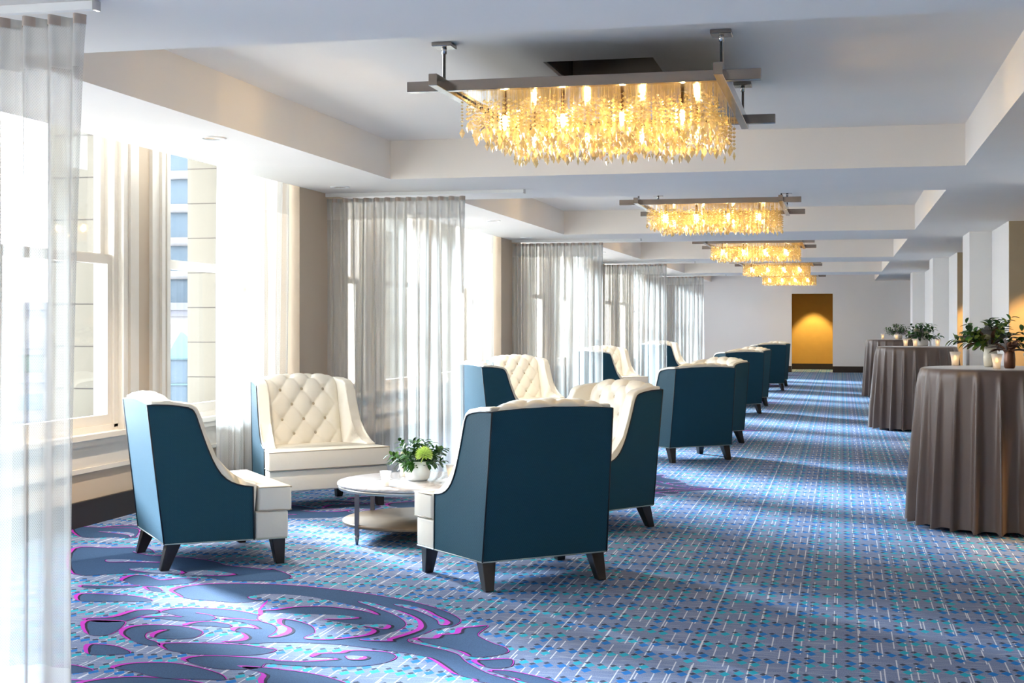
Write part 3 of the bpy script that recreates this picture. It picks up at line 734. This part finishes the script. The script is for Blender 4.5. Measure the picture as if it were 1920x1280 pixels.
    m = MB(); m.grid(fn, 72, 84); ib = m.build('tufted_back_cushion', 'leather', t)
    m = MB(); m.lathe([(0, .008), (.008, .0065), (.0125, .002), (.0125, -.003), (0, -.004)], 14); bme = m.mesh('button', 'button')
    for x, d in BT:
        if d < .04 or d > TL - .14: continue
        u = (x / min(.338, wd(d)) + 1) / 2; v = d / TL; p = Vector(fn(u, v)); tg = pat(v)[1]; nrm = Vector((0, tg.y, -tg.x)).normalized()
        if nrm.y < 0: nrm = -nrm
        o = obj('button', bme, ib); o.location = p + nrm * .005; o.rotation_euler = nrm.to_track_quat('Z', 'Y').to_euler()
    # seat base and T cushion
    fx = lambda y, o=0: HW + math.tan(FL) * (y + .335) + o
    def plan(steps): return [(x, y) for x, y in steps] + [(-x, y) for x, y in reversed(steps)]
    m = MB(); pl = plan([(fx(-.31, -.04), -.31), (fx(.15, -.035), .15), (fx(.158, -.001), .158), (fx(.335, -.001), .335)])
    m.prism([(x, y, .152) for x, y in pl], (0, 0, .152)); m.bevel(.010, 2); m.build('seat_base', 'leather', t)
    m = MB(); pl = plan([(.265, -.19), (fx(.14, -.10), .14), (fx(.165, -.10), .165), (fx(.165, .004), .172), (fx(.35, .008), .352)])
    m.prism([(x, y, .306) for x, y in pl], (0, 0, .142)); m.bevel(.020, 3)
    for v in m.bm.verts:
        if v.co.z > .43: v.co.z += .020 * max(0, 1 - (v.co.x / .42) ** 2) * max(0, 1 - ((v.co.y - .08) / .30) ** 2)
    m.build('seat_cushion', 'leather', t)
    m = MB(); q = [(fx(.165, .004), .172), (fx(.35, .006), .35), (-fx(.35, .006), .35), (-fx(.165, .004), .172)]
    m.tube([(x, y, .441) for x, y in q], .004, 5); m.tube([(x, y, .313) for x, y in q], .004, 5); m.build('cushion_welt', 'button', t)
    return t
wc = chair()
cc = [(-3.629, 7.075, 40.8), (-3.898, 9.27, 313.3), (-1.72, 6.908, 129.6), (-1.725, 8.719, 224.9)]   # centres, facing degrees
seat_names = ['backing the windows', 'facing the camera', 'with its back to the camera', 'angled away on the aisle side']
gname = ['nearest seating group', 'second seating group', 'third seating group', 'farthest seating group']
offs = [(0, 0), (.15, 6.28), (.05, 13.08), (.10, 19.97)]
for g, (ox, oy) in enumerate(offs):
    for i, (rx, ry, fa) in enumerate(cc):
        a = R(fa); cxw = rx + ox; cyw = ry + oy
        lab = 'teal and cream tufted wing chair %s, %s' % (seat_names[i], gname[g])
        if g == 0 and i == 0:
            wc.location = (cxw, cyw, 0); wc.rotation_euler = (0, 0, a - R(90)); wc['label'] = lab; wc['group'] = 'wing chairs of the nearest seating group'
        else: dup(wc, (cxw, cyw, 0), a - R(90), lab, 'wing chairs of the ' + gname[g], deep=(g < 2))
# ------------------------------------------------------------------ coffee table
TC = (-2.674, 8.02); ZTOP = .362
t = thing('coffee_table', 'round white marble coffee table with lower wood shelf between the nearest chairs', 'coffee table', (*TC, 0), YAW)
m = MB(); m.lathe([(0, ZTOP), (.492, ZTOP), (.5, ZTOP - .004), (.5, ZTOP - .018), (.496, ZTOP - .020), (0, ZTOP - .020)], 72); m.build('marble_top', 'marble', t)
m = MB(); m.lathe([(.482, ZTOP - .020), (.490, ZTOP - .020), (.490, ZTOP - .044), (.478, ZTOP - .044), (.478, ZTOP - .020)], 72); m.build('apron_ring', 'steel', t)
m = MB(); m.lathe([(0, .122), (.462, .122), (.466, .118), (.466, .102), (0, .102)], 72); m.build('wood_shelf', 'wood', t)
for sx in (-1, 1):
    for sy in (-1, 1):
        m = MB(); x, y = sx * .327, sy * .327
        m.prism([(x - .013, y - .013, .06), (x + .013, y - .013, .06), (x + .013, y + .013, .06), (x - .013, y + .013, .06)], (0, 0, ZTOP - .020 - .0605))
        m.lathe([(0, .0), (.007, .0), (.0165, .06), (0, .06)], 8, (x, y, 0)); m.build('leg', 'legm', t)
# ------------------------------------------------------------------ votive candles
def votive():
    t = thing('votive_candle', '', 'candle', (0, 0, 0))
    m = MB(); m.lathe([(.0, .004), (.020, .004), (.021, .030), (.027, .065), (.034, .092), (.036, .092), (.029, .064), (.0235, .030), (.0225, 0), (0, 0)], 28); m.build('glass_cup', 'frost', t)
    m = MB(); m.lathe([(0, .040), (.016, .040), (.017, .036), (.017, .006), (0, .006)], 20); m.build('wax_candle', 'wax', t)
    m = MB(); m.lathe([(0, .072), (.005, .060), (.009, .050), (.007, .043), (0, .041)], 10); m.build('flame', 'flame', t)
    return t
vt = votive(); vfirst = [True]
def put_votive(x, y, z, label, group, s=1):
    if vfirst[0]: vt.location = (x, y, z); vt['label'] = label; vt['group'] = group; vt.scale = (s, s, s); vfirst[0] = False
    else: dup(vt, (x, y, z), 0, label, group, scale=(s, s, s))
G = 'votives on the coffee table'
for (px, py), lb in (((723, 911), 'glass votive candle at the left side of the marble coffee table'), ((757, 893), 'glass votive candle behind the flower bowl on the coffee table'), ((846, 898), 'glass votive candle right of the flower bowl, partly behind a chair')):
    x, y = at(px, py, ZTOP); put_votive(x, y, ZTOP + .001, lb, G)
# ------------------------------------------------------------------ flowers
def leaf(m, p, d, L, w, droop=.3, k=None, curl=.15):
    d = Vector(d).normalized(); up = Vector((0, 0, 1)); s = d.cross(up); s = s.normalized() if s.length > .1 else Vector((1, 0, 0)); n = s.cross(d)
    rows = []
    for i in range(6):
        q = i / 5; c = Vector(p) + d * L * q - up * droop * L * q * q; ww = w * math.sin(math.pi * min(1, q * .92 + .06)) ** .8
        rows.append([m.bm.verts.new(c + s * ww * e + n * (abs(e) * ww * curl * 2)) for e in (-1, 0, 1)])
    for A, B in zip(rows, rows[1:]):
        for j in (0, 1):
            f = m.bm.faces.new((A[j], A[j + 1], B[j + 1], B[j])); f.smooth = True
def sprig(m, p, d, L, n, lw, ll, rnd, droop=.2):
    d = Vector(d).normalized(); pts = [Vector(p) + d * L * q / 5 - Vector((0, 0, droop * L * (q / 5) ** 2)) for q in range(6)]
    m.tube(pts, [.0022 - .0003 * i for i in range(6)], 5)
    for i in range(n):
        q = .25 + .75 * i / max(1, n - 1); c = pts[0].lerp(pts[-1], q); a = i * 2.4 + rnd.uniform(-.4, .4)
        o = d.orthogonal().normalized(); o.rotate(Matrix.Rotation(a, 3, d)); leaf(m, c, (o + d * .7), ll * rnd.uniform(.8, 1.25), lw, .25)
def bloom(m, c, r, n=90, rnd=None):
    for i in range(n):
        ph = math.acos(1 - 1.5 * (i + .5) / n); a = i * 2.39996; d = Vector((math.sin(ph) * math.cos(a), math.sin(ph) * math.sin(a), math.cos(ph)))
        leaf(m, Vector(c) + d * r * .25, d, r * .75, r * .13, -.1, curl=.5)
def arrangement(name, label, x, y, z, vase, spread, height, seed, mats, bl=(), nspr=26, dark=False, group=None, extra=None):
    rnd = random.Random(seed); t = thing(name, label, 'flower arrangement', (x, y, z), 0, group)
    m = MB(); m.lathe(vase[1], 36); m.build(vase[0], vase[2], t)
    zt = vase[3]
    for mi, mt in enumerate(mats):
        m = MB(); nm = {'leafg': 'green_foliage', 'leafd': 'dark_foliage', 'leafs': 'silver_foliage', 'leafy': 'yellow_green_foliage', 'leafb': 'brown_foliage'}[mt]
        cnt = nspr // len(mats)
        for i in range(cnt):
            a = rnd.uniform(0, 6.28); el = rnd.uniform(.15, 1.45); q = rnd.uniform(.75, 1.0)
            d = Vector((math.cos(a) * math.cos(el), math.sin(a) * math.cos(el), math.sin(el)))
            L = q * (spread * math.cos(el) + height * math.sin(el))
            if mt in ('leafs', 'leafb'): 
                for _ in range(2): leaf(m, (d.x * .03, d.y * .03, zt), d + Vector((rnd.uniform(-.3, .3), rnd.uniform(-.3, .3), 0)), L * .95, .026, .4)
            else: sprig(m, (d.x * .02, d.y * .02, zt - .02), d, L, 11, .0125 if spread < .2 else .017, .044 if spread < .2 else .058, rnd, .12)
        m.build(nm, mt, t)
    for (bx, by, bz, br, bmx) in bl:
        m = MB(); bloom(m, (bx, by, bz), br); m.tube([(bx * .3, by * .3, zt - .03), (bx * .8, by * .8, bz - br * .3), (bx, by, bz)], .003, 5); m.build('flower_head', bmx, t)
    return t
bowl = ('bowl', [(0, 0.0), (.060, 0.0), (.076, .014), (.083, .05), (.079, .095), (.069, .124), (.066, .124), (.075, .094), (.079, .05), (.071, .018), (0, .010)], 'white', .115)
x, y = at(783, 900, ZTOP)
vx = C_ * .04; 
arrangement('flower_arrangement', 'low white bowl of green foliage with a lime bloom on the marble coffee table', x, y, ZTOP + .001, bowl, .135, .17, 3, ['leafg', 'leafd', 'leafg', 'leafd'],
            [(.075, -.10, .168, .060, 'bloom'), (-.085, -.02, .165, .026, 'bloomw')], 46)
# ------------------------------------------------------------------ cocktail tables
def cocktail(x, y, label, seed, first=[None]):
    t = thing('cocktail_table', label.replace('taupe cloth', 'post').replace('draped', 'standing'), 'table', (x, y, 0))
    t['label'] = 'tall round cocktail table hidden under %s' % label
    m = MB(); m.lathe([(0, 1.058), (.49, 1.058), (.49, 1.035), (0, 1.035)], 48); m.build('tabletop', 'wood', t)
    m = MB(); m.lathe([(0, 1.035), (.035, 1.035), (.035, .03), (0, .03)], 16); m.build('post', 'legm', t)
    m = MB(); m.lathe([(0, .03), (.10, .03), (.24, .012), (.24, 0.0), (0, 0.0)], 32); m.build('base_plate', 'legm', t)
def tcloth(x, y, label, seed):
    rnd = random.Random(seed); N = 23; off = [rnd.uniform(-.45, .45) for _ in range(N)]; am = [rnd.uniform(.7, 1.25) for _ in range(N)]; n = N * 14
    def fold(a):
        q = a / (2 * math.pi) * N; i = int(q) % N; f = q - int(q); j = (i + 1) % N
        s = f + .12 * math.sin(2 * math.pi * f + off[i]); A = am[i] * (1 - f) + am[j] * f
        return A * (math.cos(2 * math.pi * s) + .18 * math.cos(4 * math.pi * s))
    zt = 1.067; prof = [(.0, zt), (.2, zt), (.4, zt), (.485, zt - .001), (.502, zt - .006), (.510, zt - .016)]; m = MB(); rings = []
    for k_ in range(len(prof) + 26):
        ring = []
        for i in range(n):
            a = 2 * math.pi * i / n
            if k_ < len(prof): r, z = prof[k_]
            else:
                q = (k_ - len(prof) + 1) / 26; z = zt - .016 - q * (zt - .016 - .012)
                w = fold(a); A = .040 * min(1, .25 + q) * min(1, q * 9) ** .6; r = .512 + .048 * q + w * A * (1.0 if w > 0 else .8) + .002
                if k_ == len(prof) + 25: z += .008 * (1 - w)
            ring.append(m.bm.verts.new((r * math.cos(a), r * math.sin(a), z)) if r > 0 else None)
        rings.append(ring)
    c = m.bm.verts.new((0, 0, zt)); 
    for i in range(n): f = m.bm.faces.new((c, rings[1][i], rings[1][(i + 1) % n])); f.smooth = True
    for A, B in zip(rings[1:], rings[2:]):
        for i in range(n): f = m.bm.faces.new((A[i], B[i], B[(i + 1) % n], A[(i + 1) % n])); f.smooth = True
    o = m.build('tablecloth', 'cloth'); o.location = (x, y, 0); o['label'] = label; o['category'] = 'tablecloth'; o['group'] = 'taupe cloths on the cocktail tables'
TT = [(1.04, 9.31), (.96, 17.55), (.97, 25.15)]
nm3 = ['nearest', 'middle', 'farthest']
for i, (x, y) in enumerate(TT):
    cocktail(x, y, 'the %s taupe cloth along the right wall' % nm3[i], i)
    tcloth(x, y, 'floor length taupe cloth draped over the %s tall round table' % nm3[i], 50 + i)
ZC = 1.069
for i, lst in enumerate((((1791, 9.60, 'left of the ivory vase'), (1869, 8.98, 'in front of the ivory vase'), (1929, 9.2, 'at the right edge of the picture')),
                         ((1698, 17.55, 'left of the vase, outer one'), (1716, 17.42, 'left of the vase, inner one'), (1758, 17.60, 'right of the vase')),
                         ((1655, 25.1, 'left of the vase'), (1681, 24.9, 'in front of the vase'), (1706, 25.2, 'right of the vase')))):
    for px, Y, w_ in lst:
        u = (px - CX) / F; x = Y * (-S_ + C_ * u) / (C_ + S_ * u)
        put_votive(x, Y, ZC, 'lit frosted glass votive on the %s tall table, %s' % (nm3[i], w_), 'votives on the %s tall table' % nm3[i], 1.08)
def pxX(px, Y): u = (px - CX) / F; return Y * (-S_ + C_ * u) / (C_ + S_ * u)
vase = ('vase', [(0, 0), (.036, 0), (.043, .01), (.047, .05), (.046, .09), (.040, .13), (.036, .155), (.033, .155), (.036, .13), (.042, .09), (.042, .02), (0, .012)], 'ivory', .15)
arrangement('flower_arrangement', 'ivory vase of silver and green leaves on the nearest tall table', pxX(1857, 9.42), 9.42, ZC, vase, .23, .19, 8, ['leafd', 'leafs', 'leafg', 'leafy', 'leafs', 'leafb'], [(-.03, -.05, .20, .03, 'bloomw')], 54)
vase2 = ('vase', [(0, 0), (.030, 0), (.036, .01), (.038, .06), (.034, .10), (.030, .12), (.027, .12), (.032, .09), (.033, .02), (0, .012)], 'darkvase', .115)
arrangement('flower_arrangement', 'small brown vase with drooping brown leaves beside the ivory vase', pxX(1893, 9.12), 9.12, ZC, vase2, .12, .12, 9, ['leafb', 'leafs'], [], 12)
arrangement('flower_arrangement', 'white bowl of green leaves and cream blooms on the middle tall table', pxX(1729, 17.8), 17.8, ZC, ('bowl', [(0, 0), (.07, 0), (.082, .02), (.085, .07), (.072, .12), (.068, .12), (.08, .07), (.07, .02), (0, .01)], 'white', .11), .20, .19, 12, ['leafd', 'leafg', 'leafs'], [(-.07, -.07, .20, .045, 'bloomw'), (.05, -.06, .17, .035, 'bloomw')], 42)
arrangement('flower_arrangement', 'small white bowl of dark green leaves on the farthest tall table', pxX(1684, 25.2), 25.2, ZC, ('bowl', [(0, 0), (.06, 0), (.075, .02), (.078, .07), (.066, .12), (.062, .12), (.07, .07), (.06, .02), (0, .01)], 'white', .11), .19, .19, 14, ['leafd', 'leafg', 'leafs'], [(.0, -.06, .20, .03, 'bloomw')], 42)
# ------------------------------------------------------------------ the street outside
g = MB(); g.poly([(-160, -60, -14), (-5.6, -60, -14), (-5.6, 160, -14), (-160, 160, -14)]); g.build('street_ground', 'ground', kind='structure')
t = thing('building', 'pale stone building with banded cornices seen through the window', 'building', (-31, 58, -14), R(28))
m = MB(); m.box(-14, 14, 0, 10, 0, 16.2); m.build('facade_wall', 'cream_bld', t)
for z in (3.5, 7.2, 10.8, 12.6, 14.2, 16.0):
    m = MB(); m.box(-14.2, 14.2, -.35, 0, z, z + .35); m.box(-14.1, 14.1, -.2, 0, z - .3, z); m.build('cornice', 'bld_trim', t)
for z in (11.3, 13.1):
    for i in range(14):
        m = MB(); xx = -13 + 2 * i; m.box(xx - .55, xx + .55, -.06, 0, z, z + .75)
        m.lathe([(0, 0), (.55, 0)], 20, (0, 0, 0)); m.build('window', 'bld_green' if z > 12 else 'bldglass', t)
t = thing('building', 'tall glass office tower beyond the stone building', 'building', (-40, 84, -14), R(24))
m = MB(); m.lathe([(0, 44), (12, 44), (12, 0), (0, 0)], 40); m.build('glass_wall', 'bldglass', t)
for z in range(14, 44, 2):
    m = MB(); m.lathe([(12.02, z), (12.25, z), (12.25, z + .5), (12.02, z + .5)], 40); m.build('floor_band', 'cream_bld', t)
tx, ty, tz = -24.5, 45.5, 0
t = thing('turret', 'octagonal glazed turret with pale copper roof outside the window', 'turret', (tx, ty, tz), 0)
m = MB(); m.lathe([(0, 1.05), (.12, .98), (.55, .62), (1.0, .16), (1.06, .06), (1.02, 0), (0, 0)], 8, smooth=False); m.build('copper_roof', 'copper', t)
m = MB(); m.lathe([(0, 0), (.92, 0), (.92, -1.9), (0, -1.9)], 8, smooth=False); m.build('glazing', 'bldglass', t)
for i in range(8):
    a = 2 * math.pi * i / 8; m = MB(); m.tube([(.94 * math.cos(a), .94 * math.sin(a), 0), (.94 * math.cos(a), .94 * math.sin(a), -1.9)], .05, 6); m.build('corner_post', 'copper', t)
for z in (-.95, -1.85):
    m = MB(); m.lathe([(.9, z), (.98, z), (.98, z + .07), (.9, z + .07)], 8, smooth=False); m.build('glazing_bar', 'copper', t)
m = MB(); m.lathe([(.95, -1.9), (2.6, -2.9), (2.6, -14), (0, -14)], 8, smooth=False); m.build('turret_base', 'copper', t)
